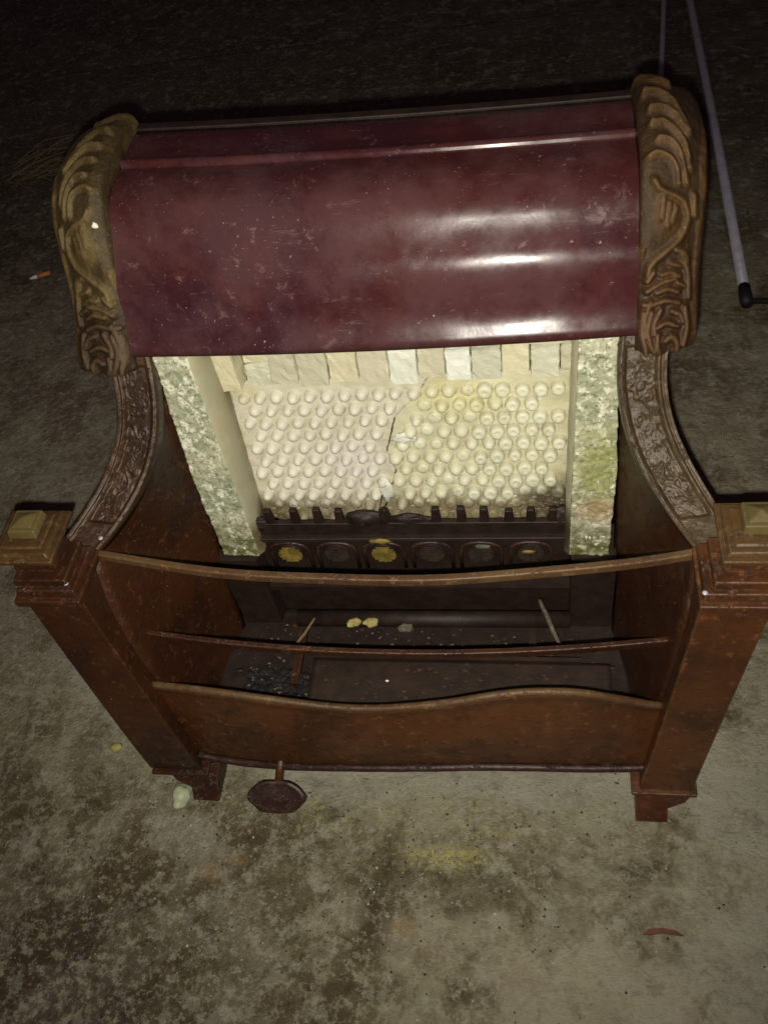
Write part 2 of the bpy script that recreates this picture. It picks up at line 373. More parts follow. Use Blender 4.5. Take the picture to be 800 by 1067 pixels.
for t_ in NT.all:
    if 'fireclay' in t_.m.name or 'brick' in t_.m.name: t_.tcn.object = FIRE   # continuous pattern and dirt over all the clay pieces

# hood: profile integrated from the slope of the pressed sheet
kn = [(0, 92), (.08, 90), (.2, 76), (.30, 52), (.355, 39), (.40, 33), (.43, 34.5), (.50, 42), (.55, 43), (.592, 35), (.64, 26), (.72, 17), (.80, 19), (.86, 31), (.90, 37), (.94, 38), (.97, 20), (1, -50)]
s_ = np.linspace(0, 1, 121); el = np.radians(np.interp(s_, *zip(*kn)))
hy = np.cumsum(-np.sin(el)); hz = np.cumsum(-np.cos(el)); hy -= hy[0]; hz -= hz[0]; k_ = -.108/hz[-1]
HOOD = np.c_[.281+hy*k_, .539+hz*k_]
top = np.array([(.338, .543), (.322, .544), (.306, .5435), (.292, .5422), (.2885, .5434), (.2860, .5440), (.2838, .5434), (.2826, .5418), (.2818, .5400)])
HOOD = np.vstack([top, HOOD, [(.183, .4285), (.190, .431)]])
def build_hood():
    n = len(HOOD); nx = 60; xs = np.linspace(-.212, .212, nx)
    P = np.zeros((n, nx, 3))
    for j, x in enumerate(xs):
        for i in range(n):
            d = .0006*fb(x*14, HOOD[i, 0]*16, HOOD[i, 1]*16, 2)
            P[i, j] = (x, HOOD[i, 0]-d+x*x/8-.0022, HOOD[i, 1]+d)
    P = twist(P)
    t = np.gradient(P, axis=0); nrm = np.cross(np.broadcast_to([1., 0, 0], t.shape), t); nrm /= np.linalg.norm(nrm, axis=2, keepdims=True)
    # want outward (toward -y, +z)
    if nrm[60, 5, 1] > 0: nrm = -nrm
    B = P-nrm*.0022
    o = obj('hood', *grid_solid(P, B), 'enamel', FIRE, True); tag(o, 'maroon enamelled hood panel, scuffed and dusty')
    e = obj('hood_flange', *bar_along([(x, .338+x*x/8-.002, .5395-.021*x) for x in np.linspace(-.207, .207, 20)], .010, .012), 'soot', FIRE); bevel(e, .001)
build_hood()

# scroll side castings -------------------------------------------------
EXTRA = [[(70,192),(76,212),(76,240)],[(48,214),(58,212),(66,216)],[(42,232),(54,229),(64,233)],[(36,242),(30,256),(27,268)],[(46,250),(40,262),(40,274)],[(58,252),(66,256),(70,264)],[(72,250),(74,270),(70,286)],[(84,130),(84,150)],[(26,200),(30,190)]]
STR = [  # carving strokes in design units, x across (0-120), y down (0-300)
 [(6,24),(18,18),(37,20),(54,24)], [(30,36),(42,35),(55,40),(64,50),(75,67)], [(40,52),(52,50),(63,55),(72,66),(76,69)],
 [(42,69),(55,67),(67,75),(76,88),(79,105)], [(49,86),(60,85),(69,93),(73,105),(75,120)], [(40,105),(49,100),(60,102),(66,111),(67,123)],
 [(44,126),(49,133),(60,135),(72,138),(77,150),(76,160),(70,174),(60,185),(48,195),(38,203),(34,214)],
 [(64,188),(73,191),(75,201)], [(59,203),(68,205)], [(64,223),(72,227)], [(33,220),(40,211)], [(32,230),(48,222),(62,219)],
 [(28,252),(26,271),(32,290)], [(37,252),(33,270),(38,287),(52,297)], [(41,268),(52,263),(63,268)], [(43,276),(43,287),(52,295),(62,293),(63,284),(57,278),(51,281)],
 [(29,244),(38,244),(52,241),(65,245)], [(30,262),(30,276)], [(52,140),(50,158)], [(58,144),(55,165)], [(64,148),(60,160)]]
RIM = [(90,12),(93,60),(95,110),(92,150),(89,185),(85,215),(84,240),(84,288)]
Pi = [(.350,.548),(.330,.556),(.300,.561),(.275,.558),(.252,.556),(.234,.547),(.219,.528),(.207,.505),(.198,.482),(.189,.460),(.178,.440),(.170,.428),(.171,.419)]
Po = [(.392,.516),(.350,.532),(.318,.536),(.290,.535),(.268,.527),(.254,.514),(.245,.496),(.238,.476),(.229,.457),(.216,.440),(.203,.424),(.196,.412),(.198,.401)]
def dist_poly(X, Y, pl):
    d = np.full(X.shape, 1e9)
    for (ax, ay), (bx, by) in zip(pl[:-1], pl[1:]):
        vx, vy = bx-ax, by-ay; L = vx*vx+vy*vy; t = np.clip(((X-ax)*vx+(Y-ay)*vy)/L, 0, 1)
        d = np.minimum(d, np.hypot(X-ax-t*vx, Y-ay-t*vy))
    return d
def scroll(s):
    ns, nu = 260, 72
    a = cr(Pi, ns); b = cr(Po, ns); xin, xout = .205, .262
    U_, S_ = np.meshgrid(np.linspace(0, 1, nu), np.linspace(0, 1, ns))
    Y = np.interp(S_, [0,.077,.154,.232,.309,.386,.463,.541,.618,.695,.772,.849,.927,1], [88.7,92.6,105.4,124.6,145.9,169.5,198,229.3,259.7,288.5,316.8,342.3,358.6,366])-70
    xi_ = np.interp(Y, [18, 50, 100, 190, 230, 280], [15, 28, 33, 28, 23, 22]); xo_ = np.interp(Y, [35, 90, 160, 250, 292], [88, 101, 98, 90, 86])
    X = xi_+U_*(xo_-xi_)
    worn = 1.0 if s > 0 else .7
    h = np.zeros_like(X)
    for pl in STR+EXTRA:
        q = cr(pl, 14); d = dist_poly(X, Y, [tuple(v) for v in q]); h = np.maximum(h, np.exp(-(d/3.6)**2.6))
    hr = np.exp(-(dist_poly(X, Y, [tuple(v) for v in cr(RIM, 14)])/4.2)**2)
    heart = np.exp(-(((X-56)/15)**2+((Y-157)/24)**2)**2)
    ht = worn*.0056*h+.0030*hr+.0026*heart*(1-h)
    edge = np.minimum(U_, 1-U_); dome = np.sqrt(np.clip(edge/.14, 0, 1))
    ends = np.sqrt(np.clip(np.minimum(S_/.012, (1-S_)/.05), 0, 1))
    P = np.zeros((ns, nu, 3))
    mid = a[:, None, :]*(1-U_[..., None]**1.6)+b[:, None, :]*(U_[..., None]**1.6)
    P[..., 0] = xin+(xout-xin)*U_; P[..., 1:] = mid
    # thin the upper end inwards, swell it at the shoulder
    wv = np.interp(np.linspace(0, 1, ns), [0, .06, .3, .6, 1], [.004, .004, .004, .005, .008] if s > 0 else [-.008, -.007, -.005, -.007, -.010]); P[..., 0] -= wv[:, None]*U_
    t = np.gradient(mid, axis=0); nn = np.stack([t[..., 1], -t[..., 0]], -1); nn /= np.linalg.norm(nn, axis=2, keepdims=True)+1e-9
    if nn[130, 10, 0] > 0: nn = -nn
    hh = (.0075*dome*ends-.0075)+ht*np.clip(edge/.06, 0, 1)*np.clip((1-S_)/.06, 0, 1)*ends
    for i in range(ns):
        for j in range(nu):
            hh[i, j] += .0009*fb(P[i, j, 0]*70, P[i, j, 1]*70, P[i, j, 2]*70+s*9, 4)
    B = P.copy(); B[..., 1:] -= nn*.022
    P[..., 1:] += nn*(hh[..., None]+.002)
    if s < 0: P[..., 0] *= -1; B[..., 0] *= -1
    P = twist(P); B = twist(B); vf = grid_solid(P, B)
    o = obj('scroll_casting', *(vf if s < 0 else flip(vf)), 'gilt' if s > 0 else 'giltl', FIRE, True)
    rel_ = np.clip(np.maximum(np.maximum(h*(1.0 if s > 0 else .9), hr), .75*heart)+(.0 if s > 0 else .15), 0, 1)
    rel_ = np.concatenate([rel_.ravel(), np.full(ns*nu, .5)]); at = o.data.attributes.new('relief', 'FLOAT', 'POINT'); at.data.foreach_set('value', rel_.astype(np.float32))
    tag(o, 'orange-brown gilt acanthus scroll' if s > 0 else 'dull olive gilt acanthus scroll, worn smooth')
scroll(1); scroll(-1)

# curved wings (arms) with sunken floral relief ---------------------------
def bez(A, B, C_, D, n):
    t = np.linspace(0, 1, n)[:, None]; A, B, C_, D = map(np.array, (A, B, C_, D)); return (1-t)**3*A+3*t*(1-t)**2*B+3*t*t*(1-t)*C_+t**3*D
NS = 220
WIN = bez((.252, .058, .314), (.216, .120, .324), (.186, .143, .366), (.194, .182, .430), NS)
WOUT = bez((.287, .050, .322), (.256, .138, .326), (.221, .146, .372), (.232, .182, .430), NS)
flower = []
for k in range(46):
    flower.append((random.uniform(.24, .76), random.uniform(.17, .93), random.uniform(.05, .10)))
def wing(s):
    nu = 56; us = np.linspace(0, 1, nu); U_, S_ = np.meshgrid(us, np.linspace(0, 1, NS))
    P = WIN[:, None]*(1-us[None, :, None])+WOUT[:, None]*us[None, :, None]
    tu = np.gradient(P, axis=1); ts = np.gradient(P, axis=0); n_ = np.cross(tu, ts); n_ /= np.linalg.norm(n_, axis=2, keepdims=True)
    if n_[100, 20, 1] > 0: n_ = -n_
    sm = lambda x, a, b: np.clip((x-a)/(b-a), 0, 1)**2*(3-2*np.clip((x-a)/(b-a), 0, 1))
    sunk = sm(U_, .13, .19)*(1-sm(U_, .73, .79))*sm(S_, .16, .175)*(1-sm(S_, .955, .965))
    h = -.0032*sunk
    L = S_*.17/.036
    rel = np.zeros_like(U_)
    for fu, fs, fr in flower:
        d = np.hypot((U_-fu), (S_-fs)*4.2); rel = np.maximum(rel, np.exp(-((d-fr)/.045)**2)*.85); rel = np.maximum(rel, np.exp(-(d/.05)**2))
    stem = np.exp(-((U_-.47-.13*np.sin(S_*30))/.035)**2); rel = np.maximum(rel, stem)
    for c in (.30, .55, .80):
        d = np.hypot((U_-.47), (S_-c)*4.2); rel = np.maximum(rel, .9*np.exp(-((d-.2*(1+.25*np.cos(6*np.arctan2((S_-c)*4.2, U_-.47))))/.04)**2))
    h += rel*sunk*(.0017 if s > 0 else .0013)
    h += .0014*np.exp(-((U_-.83)/.03)**2)-.0016*np.exp(-((U_-.90)/.022)**2)+.0012*np.exp(-((U_-.07)/.04)**2)
    hn = np.array([[.0005*fb(*(P[i, j]*90), 3) for j in range(nu)] for i in range(NS)])
    F_ = P+n_*(h+hn)[..., None]; B = P-n_*.014
    if s < 0: F_[..., 0] *= -1; B[..., 0] *= -1
    vf = grid_solid(F_, B)
    o = obj('wing', *(vf if s < 0 else flip(vf)), 'wing' if s > 0 else 'wingl', FIRE, True)
    tag(o, 'olive-brown curved wing with floral relief' if s > 0 else 'russet curved wing with floral relief')
wing(1); wing(-1)

# cheeks: inner side walls from wing/leg back to the firebrick -------------
def cheek(s):
    fr = [(.226, .006, .045), (.232, .012, .10), (.238, .018, .18), (.245, .030, .26), (.2505, .050, .305)]
    fr = np.vstack([cr(fr, 30), WIN[2::4]+np.array([.0005, .006, -.002])])
    n = len(fr); rear = np.zeros_like(fr)
    t = np.linspace(0, 1, n); zz = np.interp(t, [0, .35, 1], [.045, .16, .435])
    rear[:, 2] = zz; rear[:, 0] = np.interp(zz, [.045, .17, .42], [.2045, .2015, .1965]); rear[:, 1] = np.interp(zz, [.045, .17, .42], [.150, .172, .196])
    m = 14; us = np.linspace(0, 1, m)[None, :, None]
    P = fr[:, None]*(1-us)+rear[:, None]*us
    P[..., 0] += .004*np.sin(np.pi*us[..., 0])
    B = P+np.array([.005, 0, 0])
    if s < 0: P[..., 0] *= -1; B[..., 0] *= -1
    vf = grid_solid(P, B); o = obj('cheek_panel', *(vf if s < 0 else flip(vf)), 'castl', FIRE, True)
    # outer casing behind
    o2 = obj('outer_casing', *mir(box(.2085, .2125, .196, .335, .03, .43), s), 'castl', FIRE)
cheek(1); cheek(-1)

# pedestals with stepped necks and square caps ------------------------------
def pedestal(s):
    m = 'cast' if s > 0 else 'castl'
    def c8(x0, x1, y0, y1, z0, z1, t=0, ty=0): return [(x0, y0, z0), (x1, y0, z0), (x1, y1, z0), (x0, y1, z0), (x0+t, y0+ty, z1), (x1-t, y0+ty, z1), (x1-t, y1-t, z1), (x0+t, y1-t, z1)]
    parts = [hexa(c8(.247, .307, .006, .062, .310, .318)), hexa(c8(.249, .305, .010, .062, .3182, .3262, .002, .002)),
             hexa(c8(.256, .305, .016, .060, .3264, .334, .001, .001)), hexa(c8(.266, .306, .027, .060, .3342, .344, .002, .002)),
             hexa(c8(.273, .306, .034, .060, .3442, .353, 0, 0))]
    v, f = join(*parts)
    o = obj('pedestal', *mir((v, f), s), m, FIRE); bevel(o, .0014)
    cp = join(hexa(c8(.259, .314, .018, .073, .3532, .3582)), hexa(c8(.262, .312, .0215, .070, .3584, .3625, .002, .002)))
    c = obj('square_cap', *mir(cp, s), 'slab', FIRE); bevel(c, .0012)
    ri = obj('cap_panel', *mir(hexa(c8(.268, .307, .028, .065, .3627, .3642, .002, .002)), s), 'slab', c); bevel(ri, .0006)
    nb = hexa([(.274, .037, .3644), (.300, .037, .3644), (.300, .063, .3644), (.274, .063, .3644), (.2750, .039, .3725), (.2985, .039, .3725), (.2985, .062, .3725), (.2750, .062, .3725)])
    pk = ([(.2770, .0415, .3727), (.2970, .0415, .3727), (.2970, .0595, .3727), (.2770, .0595, .3727), (.287, .051, .3775)], [(0, 1, 4), (1, 2, 4), (2, 3, 4), (3, 0, 4), (3, 2, 1, 0)])
    nbo = obj('finial', *mir(join(nb, pk), s), 'nub', c); bevel(nbo, .0012)
pedestal(1); pedestal(-1)

# front legs -------------------------------------------------------------------
def leg(s):
    m = 'cast' if s > 0 else 'castl'
    zs = np.linspace(.034, .3098, 14); V = []
    for z in zs:
        t = (z-.034)/.276
        xi = .222+.026*t; xo = (.272 if s > 0 else .280)+(.028 if s > 0 else .020)*t**1.2; yf = -.018+.028*t**1.3; yb = yf+.045
        V += [(xi, yf, z), (xo, yf, z), (xo, yb, z), (xi+.004, yb, z)]
    F = []
    for i in range(len(zs)-1):
        for k in range(4):
            a = i*4+k; b = i*4+(k+1) % 4; F.append((a, b, b+4, a+4))
    F.append((3, 2, 1, 0)); q = (len(zs)-1)*4; F.append((q, q+1, q+2, q+3))
    lg = obj('front_leg', *mir((V, F), s), m, FIRE); bevel(lg, .002, 3)
    # raised inner arris
    V = []; 
    fl_ = join(box(.2150, .2760 if s > 0 else .2780, -.0225, .030, .0285, .0338), box(.2170, .2735 if s > 0 else .2755, -.0205, .028, .0245, .0283))
    f_ = obj('leg_flange', *mir(fl_, s), m, lg); bevel(f_, .0012)
    dx = .004 if s > 0 else -.008
    pr = [(.216+dx, .0243), (.268+dx, .0243), (.262+dx, .018), (.246+dx, .012), (.246+dx, 0), (.216+dx, 0)]
    V = [(x, -.019-(.0243-z)*.75, z) for x, z in pr]+[(x, .018-(.0243-z)*.3, z) for x, z in pr]; n = 6
    F = [tuple(range(n)), tuple(reversed(range(n, 2*n)))]+[(i, i+n, (i+1) % n+n, (i+1) % n) for i in range(n)]
    ft = obj('foot', *mir((V, [tuple(reversed(q)) for q in F] if False else F), s), 'castl', lg); bevel(ft, .001)
leg(1); leg(-1)
def rear_leg(s):
    o = obj('rear_leg', *mir(box(.185, .208, .30, .33, 0, .029), s), 'castl', FIRE)
rear_leg(1); rear_leg(-1)

# rails ------------------------------------------------------------------------
xs = np.linspace(-1, 1, 60)
r1 = obj('top_rail', *bar_along([(x*.249, .060-.026*(1-x*x)-.0006*math.sin(x*9), .3115) for x in xs], .0065, .0085), 'rail', FIRE); bevel(r1, .0016, 3); tag(r1, 'bowed top fender bar, rubbed to bronze')
r1b = obj('rail_web', *bar_along([(x*.2485, .064-.026*(1-x*x), .3045) for x in xs], .003, .0052), 'castl', r1)
r2 = obj('lower_rail', *bar_along([(x*.2395, .046-.0175*(1-x*x), .204) for x in xs], .0055, .0085), 'castl', FIRE); bevel(r2, .0014, 3)

# apron ------------------------------------------------------------------------
TX = [-.240, -.189, -.145, -.099, -.054, -.018, .018, .053, .087, .116, .16, .202, .236, .240]; TZ = [.167, .174, .175, .172, .168, .169, .176, .184, .195, .200, .194, .171, .149, .148]
BX = [-.240, -.181, -.127, -.064, .006, .072, .126, .181, .228, .240]; BZ = [.044, .041, .047, .058, .067, .073, .069, .060, .054, .054]
def smooth_interp(x, X, Z):
    return sum(np.interp(x+d, X, Z)*w_ for d, w_ in zip((-.016, -.008, 0, .008, .016), (.15, .22, .26, .22, .15)))
def build_apron():
    nx, nz = 110, 26; P = np.zeros((nz, nx, 3))
    for j, x in enumerate(np.linspace(-.2405, .2405, nx)):
        zt = smooth_interp(x, TX, TZ); zb = smooth_interp(x, BX, BZ); q = 1-(x/.236)**2
        for i in range(nz):
            t = i/(nz-1); z = zt+(zb-zt)*t
            y = (.012-.020*q)*(1-t)+(-.001-.016*q)*t-.006*math.sin(math.pi*t)*max(q, 0)
            if t < .10: y += -.004*math.cos(t/.10*math.pi/2)      # lip turned forward
            y += .0006*fb(x*30, z*30, 3, 3)
            if abs(x-.005) < .022 and abs(t-.60) < .10: y -= .0016*max(0, math.sin(x*900))*max(0, math.sin(z*700+x*120))
            P[i, j] = (x, y, z)
    B = P+np.array([0, .0045, 0]); o = obj('apron', *flip(grid_solid(P, B)), 'cast', FIRE, True); tag(o, 'bowed brown apron with wavy top edge and worn centre mark')
    pth = [(x, -.003-.016*(1-(x/.236)**2), smooth_interp(x, BX, BZ)-.001+.0008*noise.noise(Vector((x*60, 0, 0)))) for x in np.linspace(-.238, .238, 90)]
    b = obj('apron_bead', *tube(pth, .0042, 10), 'knob', o, True)
    pth = [(x, .011-.020*(1-(x/.236)**2), smooth_interp(x, TX, TZ)+.0005) for x in np.linspace(-.238, .238, 60)]
    b = obj('apron_lip', *tube(pth, .0036, 10), 'rail', o, True)
build_apron()

# tap handle under the apron ------------------------------------------------------
def build_tap():
    V = []; N = 28
    cx, cy, cz = -.138, -.040, .028; ax = Vector((1, .02, 0)); ay = Vector((0, .70, .71)).normalized(); an = ax.cross(ay).normalized()
    for (k, d) in ((1, -.0035), (.90, -.0065), (1, .0035), (.9, .005)):
        pass
    rings = [(.0, .0022), (.25, .0030), (.42, .0016), (.80, .0020), (.95, .0024), (1.0, .001), (1.0, -.001), (.94, -.0022), (0, -.0022)]
    F = []
    for k, d in rings:
        for i in range(N):
            a = 2*math.pi*i/N; lob = 1+.035*math.cos(6*a)+.012*math.cos(9*a+1)
            V.append(tuple(Vector((cx, cy, cz))+ax*(.0290*k*lob*math.cos(a)*1.06)+ay*(.0180*k*lob*math.sin(a))-an*-d))
    for r in range(len(rings)-1):
        for i in range(N): F.append((r*N+i, r*N+(i+1) % N, (r+1)*N+(i+1) % N, (r+1)*N+i))
    o = obj('tap_handle', V, F, 'knob', FIRE, True)
    obj('tap_stem', *tube([(-.136, -.030, .036), (-.134, -.012, .048), (-.133, .03, .058)], .0045, 12), 'cast', o, True)
build_tap()

# inside: firebricks, radiants, bricks, burner, tray -----------------------------------
def firebrick(s):
    ns, nu = 150, 30; P = np.zeros((ns, nu, 3)); jag = []
    for i in range(ns):
        t = i/(ns-1); z = .172+(.440-.172)*t
        xo = np.interp(t, [0, .42, 1], [.196, .199, .1925]); xi = np.interp(t, [0, 1], [.1585, .1635])
        yo = np.interp(t, [0, 1], [.161, .187])
        for j in range(nu):
            u = j/(nu-1); x = xi+(xo-xi)*u
            x += .0016*fb(z*90, s*4, 1, 2)*(1 if j == nu-1 else 0)
            q = noise.noise(Vector((x*150, z*150, s*5)))
            cel = noise.voronoi(Vector((x*120, z*150+s*8, 3)))[0][0]
            d = .0013*max(0, .62-cel)/.62+.0006*q+.0008*fb(x*380, z*380, s*3, 3)
            if s < 0 and abs((z-.330)-(x-.165)*.5-.003*math.sin(x*260)) < .0012: d -= .0022
            P[i, j] = (x*s, yo-d, z)
    B = P.copy(); B[..., 1] = np.linspace(.232, .262, ns)[:, None]
    o = obj('side_firebrick', *(flip(grid_solid(P, B)) if s < 0 else grid_solid(P, B)), 'rough', FIRE, True)
    tag(o, 'rough pale firebrick with yellow-green moss low down' if s > 0 else 'rough greenish white firebrick, cracked across')
    V = []; F = []; n = 40
    for i in range(n):
        t = i/(n-1); z = .172+.268*t; xi = np.interp(t, [0, 1], [.1583, .1633]); yo = np.interp(t, [0, 1], [.161, .187]); w_ = .0006*fb(z*60, 2, s, 2)
        V += [((xi+w_)*s, yo+.001, z), ((xi-.0045+w_)*s, yo+.006, z), ((xi-.0040+w_)*s, yo+.030, z), ((xi-.002+w_)*s, yo+.062, z), ((xi)*s, yo+.062, z)]
    for i in range(n-1):
        for k in range(4): a = i*5+k; F.append((a, a+1, a+6, a+5))
    r = obj('brick_side', V, F if s < 0 else [tuple(reversed(q)) for q in F], 'reveal', o, True)
firebrick(1); firebrick(-1)
obj('back_board', *box(-.160, .160, .262, .268, .12, .50), 'soot', FIRE)
obj('rear_casing', *box(-.208, .208, .332, .336, .03, .53), 'castl', FIRE)

Z0, Z1 = .171, .3475
def rad(x, z, d=0.0):       # point on the leaning radiant plane, d in front of it
    t = (z-Z0)/(Z1-Z0); return Vector((x, .199+.036*t-d*.98, z+d*.2))
def crack(z): return .0012*noise.noise(Vector((z*420, 4, 1)))+ np.interp(z, [.17, .20, .235, .262, .30, .33, .35], [-.030, -.022, -.010, -.016, -.004, .022, .034])+.0016*noise.noise(Vector((z*140, 1, 1)))
def low(x): # ragged lower edge of the clay
    base = .178+.003*noise.noise(Vector((x*45, 3, 0)))
    base += .004*noise.noise(Vector((x*120, 7, 0)))+.014*math.exp(-((x+.045)/.016)**2)+.006*math.exp(-((x-.005)/.02)**2)+.006*math.exp(-((x+.145)/.014)**2)+.010*max(0, (x-.125)/.03)
    return base
def plate(side):
    ns, nu = 130, 90; P = np.zeros((ns, nu, 3)); B = np.zeros((ns, nu, 3))
    for i in range(ns):
        for j in range(nu):
            z = Z0+(Z1-Z0)*i/(ns-1); u = j/(nu-1); c = crack(z)
            x = -.159+(c-.0008+.159)*u if side < 0 else (c+.0008)+(.159-c-.0008)*u
            z = max(z, low(x)) if i == 0 else low(x)+(Z1-low(x))*i/(ns-1)
            d = .0012*noise.noise(Vector((x*90, z*90, 2)))+.0004*noise.noise(Vector((x*300, z*300, 5)))
            d += .0035*max(0, noise.noise(Vector((x*55, z*55, 9))))*max(0, 1-(z-.178)/.05)*1.6
            if side < 0: d += .0012
            P[i, j] = rad(x, z, d); B[i, j] = rad(x, z, -.010)
    vf = grid_solid(P, B); o = obj('radiant_plate', *flip(vf), 'plater' if side > 0 else 'platel', FIRE, True)
    tag(o, 'right half of the cracked cream radiant, yellower' if side > 0 else 'left half of the cracked cream radiant, pinkish'); return o
PL = {-1: plate(-1), 1: plate(1)}
def peg_mesh(kind, side, seed):
    rnd = random.Random(seed); V, F = [], []; N = 12
    if kind == 'blunt': prof = [(0.0074, -.003), (.0071, .004), (.0067, .0085), (.0055, .0103), (.0030, .0106), (.0016, .0098), (0.0004, .0096)]
    elif kind == 'stub': prof = [(.0074, -.003), (.0066, .002), (.0052, .0042), (.0022, .0046), (.0004, .0044)]
    else: prof = [(.0080, -.003), (.0073, .002), (.0063, .006), (.0047, .0095), (.0026, .0114), (.0004, .0119)]
    for r, h in prof:
        for k in range(N):
            a = 2*math.pi*k/N; rr = r*(1+.07*rnd.uniform(-1, 1)); V.append((rr*math.cos(a), rr*math.sin(a), h+.0004*rnd.uniform(-1, 1)))
    for i in range(len(prof)-1):
        for k in range(N): F.append((i*N+k, i*N+(k+1) % N, (i+1)*N+(k+1) % N, (i+1)*N+k))
    F.append(tuple(range((len(prof)-1)*N, len(prof)*N)))
    me = bpy.data.meshes.new('peg'); me.from_pydata(V, [], F); me.materials.append(M['clay' if side > 0 else 'clayl'])
    me.polygons.foreach_set('use_smooth', [True]*len(me.polygons)); return me
PM = {(k, s, i): peg_mesh(k, s, i*3+s) for k in ('blunt', 'cone', 'stub') for s in (-1, 1) for i in range(4)}
fwd = (rad(0, .25, 1)-rad(0, .25, 0)).normalized()
def put(o, p, n_, roll=0):
    q = n_.to_track_quat('Z', 'Y'); o.rotation_mode = 'QUATERNION'; o.rotation_quaternion = q; o.location = p
pr_ = random.Random(3); cnt = 0
for r in range(11):
    z = .1885+r*.0144
    for c in range(19):
        x = -.1455+c*.01635+(.0082 if r % 2 else 0)
        if x > .1525: continue
        if z < low(x)+.004: continue
        side = -1 if x < crack(z) else 1
        if abs(x-crack(z)) < .0045: continue
        if pr_.random() < .02: continue
        kind = 'blunt' if x > .075+.02*pr_.uniform(-1, 1) else 'cone'
        if z < .205+.02*max(0, x-.05)/.1 and pr_.random() < .55: kind = 'stub'
        if side > 0 and x < .07 and pr_.random() < .35: kind = 'stub'
        o = bpy.data.objects.new('peg', PM[kind, side, pr_.randrange(4)]); COL.objects.link(o); o.parent = PL[side]
        j = .0007; n_ = (fwd+Vector((pr_.uniform(-.06, .06)-(.10 if side < 0 else 0), 0, pr_.uniform(-.06, .06)-(.12 if side < 0 else 0)))).normalized()
        put(o, rad(x+pr_.uniform(-j, j), z+pr_.uniform(-j, j), .0005), n_); q_ = pr_.uniform(.86, 1.04)*(.90 if side < 0 else 1); o.scale = (q_, q_, pr_.uniform(.75, 1.0)); cnt += 1
print('pegs', cnt)
# crust of fallen and fused clay along the foot of the radiant
cv = []
for k in range(330):
    x = pr_.uniform(-.150, .155); z = low(x)+abs(pr_.gauss(0, .012))
    if k % 3 == 0: x = pr_.uniform(.09, .155); z = .178+pr_.random()*.035
    cv.append(shift(lump(pr_.uniform(.0009, .0036), 1, (1, .7, .8), .5, 2, k), rad(x, z, .003)))
tag(obj('clay_crust', *join(*cv), 'clay', PL[1], False), kind='stuff')
# thin cracks and wires on the plate: two dark hair-like strands
obj('loose_wire', *tube([rad(-.036, .186, .016), rad(-.031, .200, .015), rad(-.024, .222, .014)], .0006, 6), 'soot', PL[-1])
# plaster smear at the crack
sm_ = lump(.012, 3, (.55, .22, 1.5), .5, 1.8, 4); obj('plaster_patch', *shift(sm_, rad(-.021, .222, .004)), 'b2', PL[-1], True)
sm_ = lump(.011, 3, (1.1, .22, .6), .5, 1.8, 9); obj('plaster_patch', *shift(sm_, rad(.004, .285, .006)), 'b2', PL[-1], True)

def rough_brick(x0, x1, y0, y1, z0, z1, mat, lean=0, seed=0, slope=0):
    import bmesh
    bm = bmesh.new(); bmesh.ops.create_cube(bm, size=1); bmesh.ops.subdivide_edges(bm, edges=bm.edges, cuts=5, use_grid_fill=True)
    V = []
    for v in bm.verts:
        u = v.co+Vector((.5, .5, .5)); x = x0+(x1-x0)*u.x; z = z0+(z1+slope*(u.x-.5)-z0)*u.z; y = y0+(y1-y0)*u.y+lean*(z-z0)
        e = sum(1 for q in u if q < .01 or q > .99)
        q = Vector((x*160, y*160, z*160+seed*9)); d = Vector((noise.noise(q), noise.noise(q+Vector((9, 0, 0))), noise.noise(q+Vector((0, 9, 0)))))*.0013
        if e >= 2: d += (Vector(((x0+x1)/2, (y0+y1)/2, (z0+z1)/2))-Vector((x, y, z))).normalized()*(.0006+.0016*max(0, noise.noise(q*.7)))
        V.append(tuple(Vector((x, y, z))+d))
    F = [tuple(q.index for q in f.verts) for f in bm.faces]; bm.free()
    return obj('brick', V, F, mat, FIRE)
# course of small bricks above the pegs
pxs = [(-.139, -.114, .018, 'b1', 0), (-.114, -.088, .030, 'b0', 1), (-.088, -.059, .036, 'b0', 0), (-.059, -.031, .040, 'b3', 1), (-.031, -.002, .040, 'b0', 0), (-.002, .024, .036, 'b2', 3), (.024, .049, .034, 'b0', 0), (.049, .072, .026, 'b2', 1), (.072, .099, .026, 'b1', 0), (.099, .124, .040, 'b3', 2), (.124, .150, .024, 'b1', 0)]
for k, (x0, x1, h, mt, d) in enumerate(pxs):
    rough_brick(x0+.0004, x1-.0004, .2325-d*.0008-.0012*(k % 3), .2445, .3455+.002*math.sin(k*2.3), .3482+h, mt, .20, k, .003*math.sin(k*4))
rough_brick(.1506, .162, .2335, .2455, .348, .378, 'b0', 0, 3)
rough_brick(-.160, -.1405, .220, .246, .350, .405, 'b3', 0, 3)
rough_brick(-.139, -.090, .240, .250, .3675, .405, 'b3', 0, 3)
rough_brick(.1085, .158, .240, .252, .3745, .410, 'b3', 0, 3)
rough_brick(-.062, -.040, .2485, .256, .372, .42, 'b2', 0, 3)
rough_brick(-.09, -.062, .2485, .256, .372, .40, 'b2', 0, 3)
rough_brick(.075, .100, .2485, .256, .372, .42, 'b2', 0, 3)

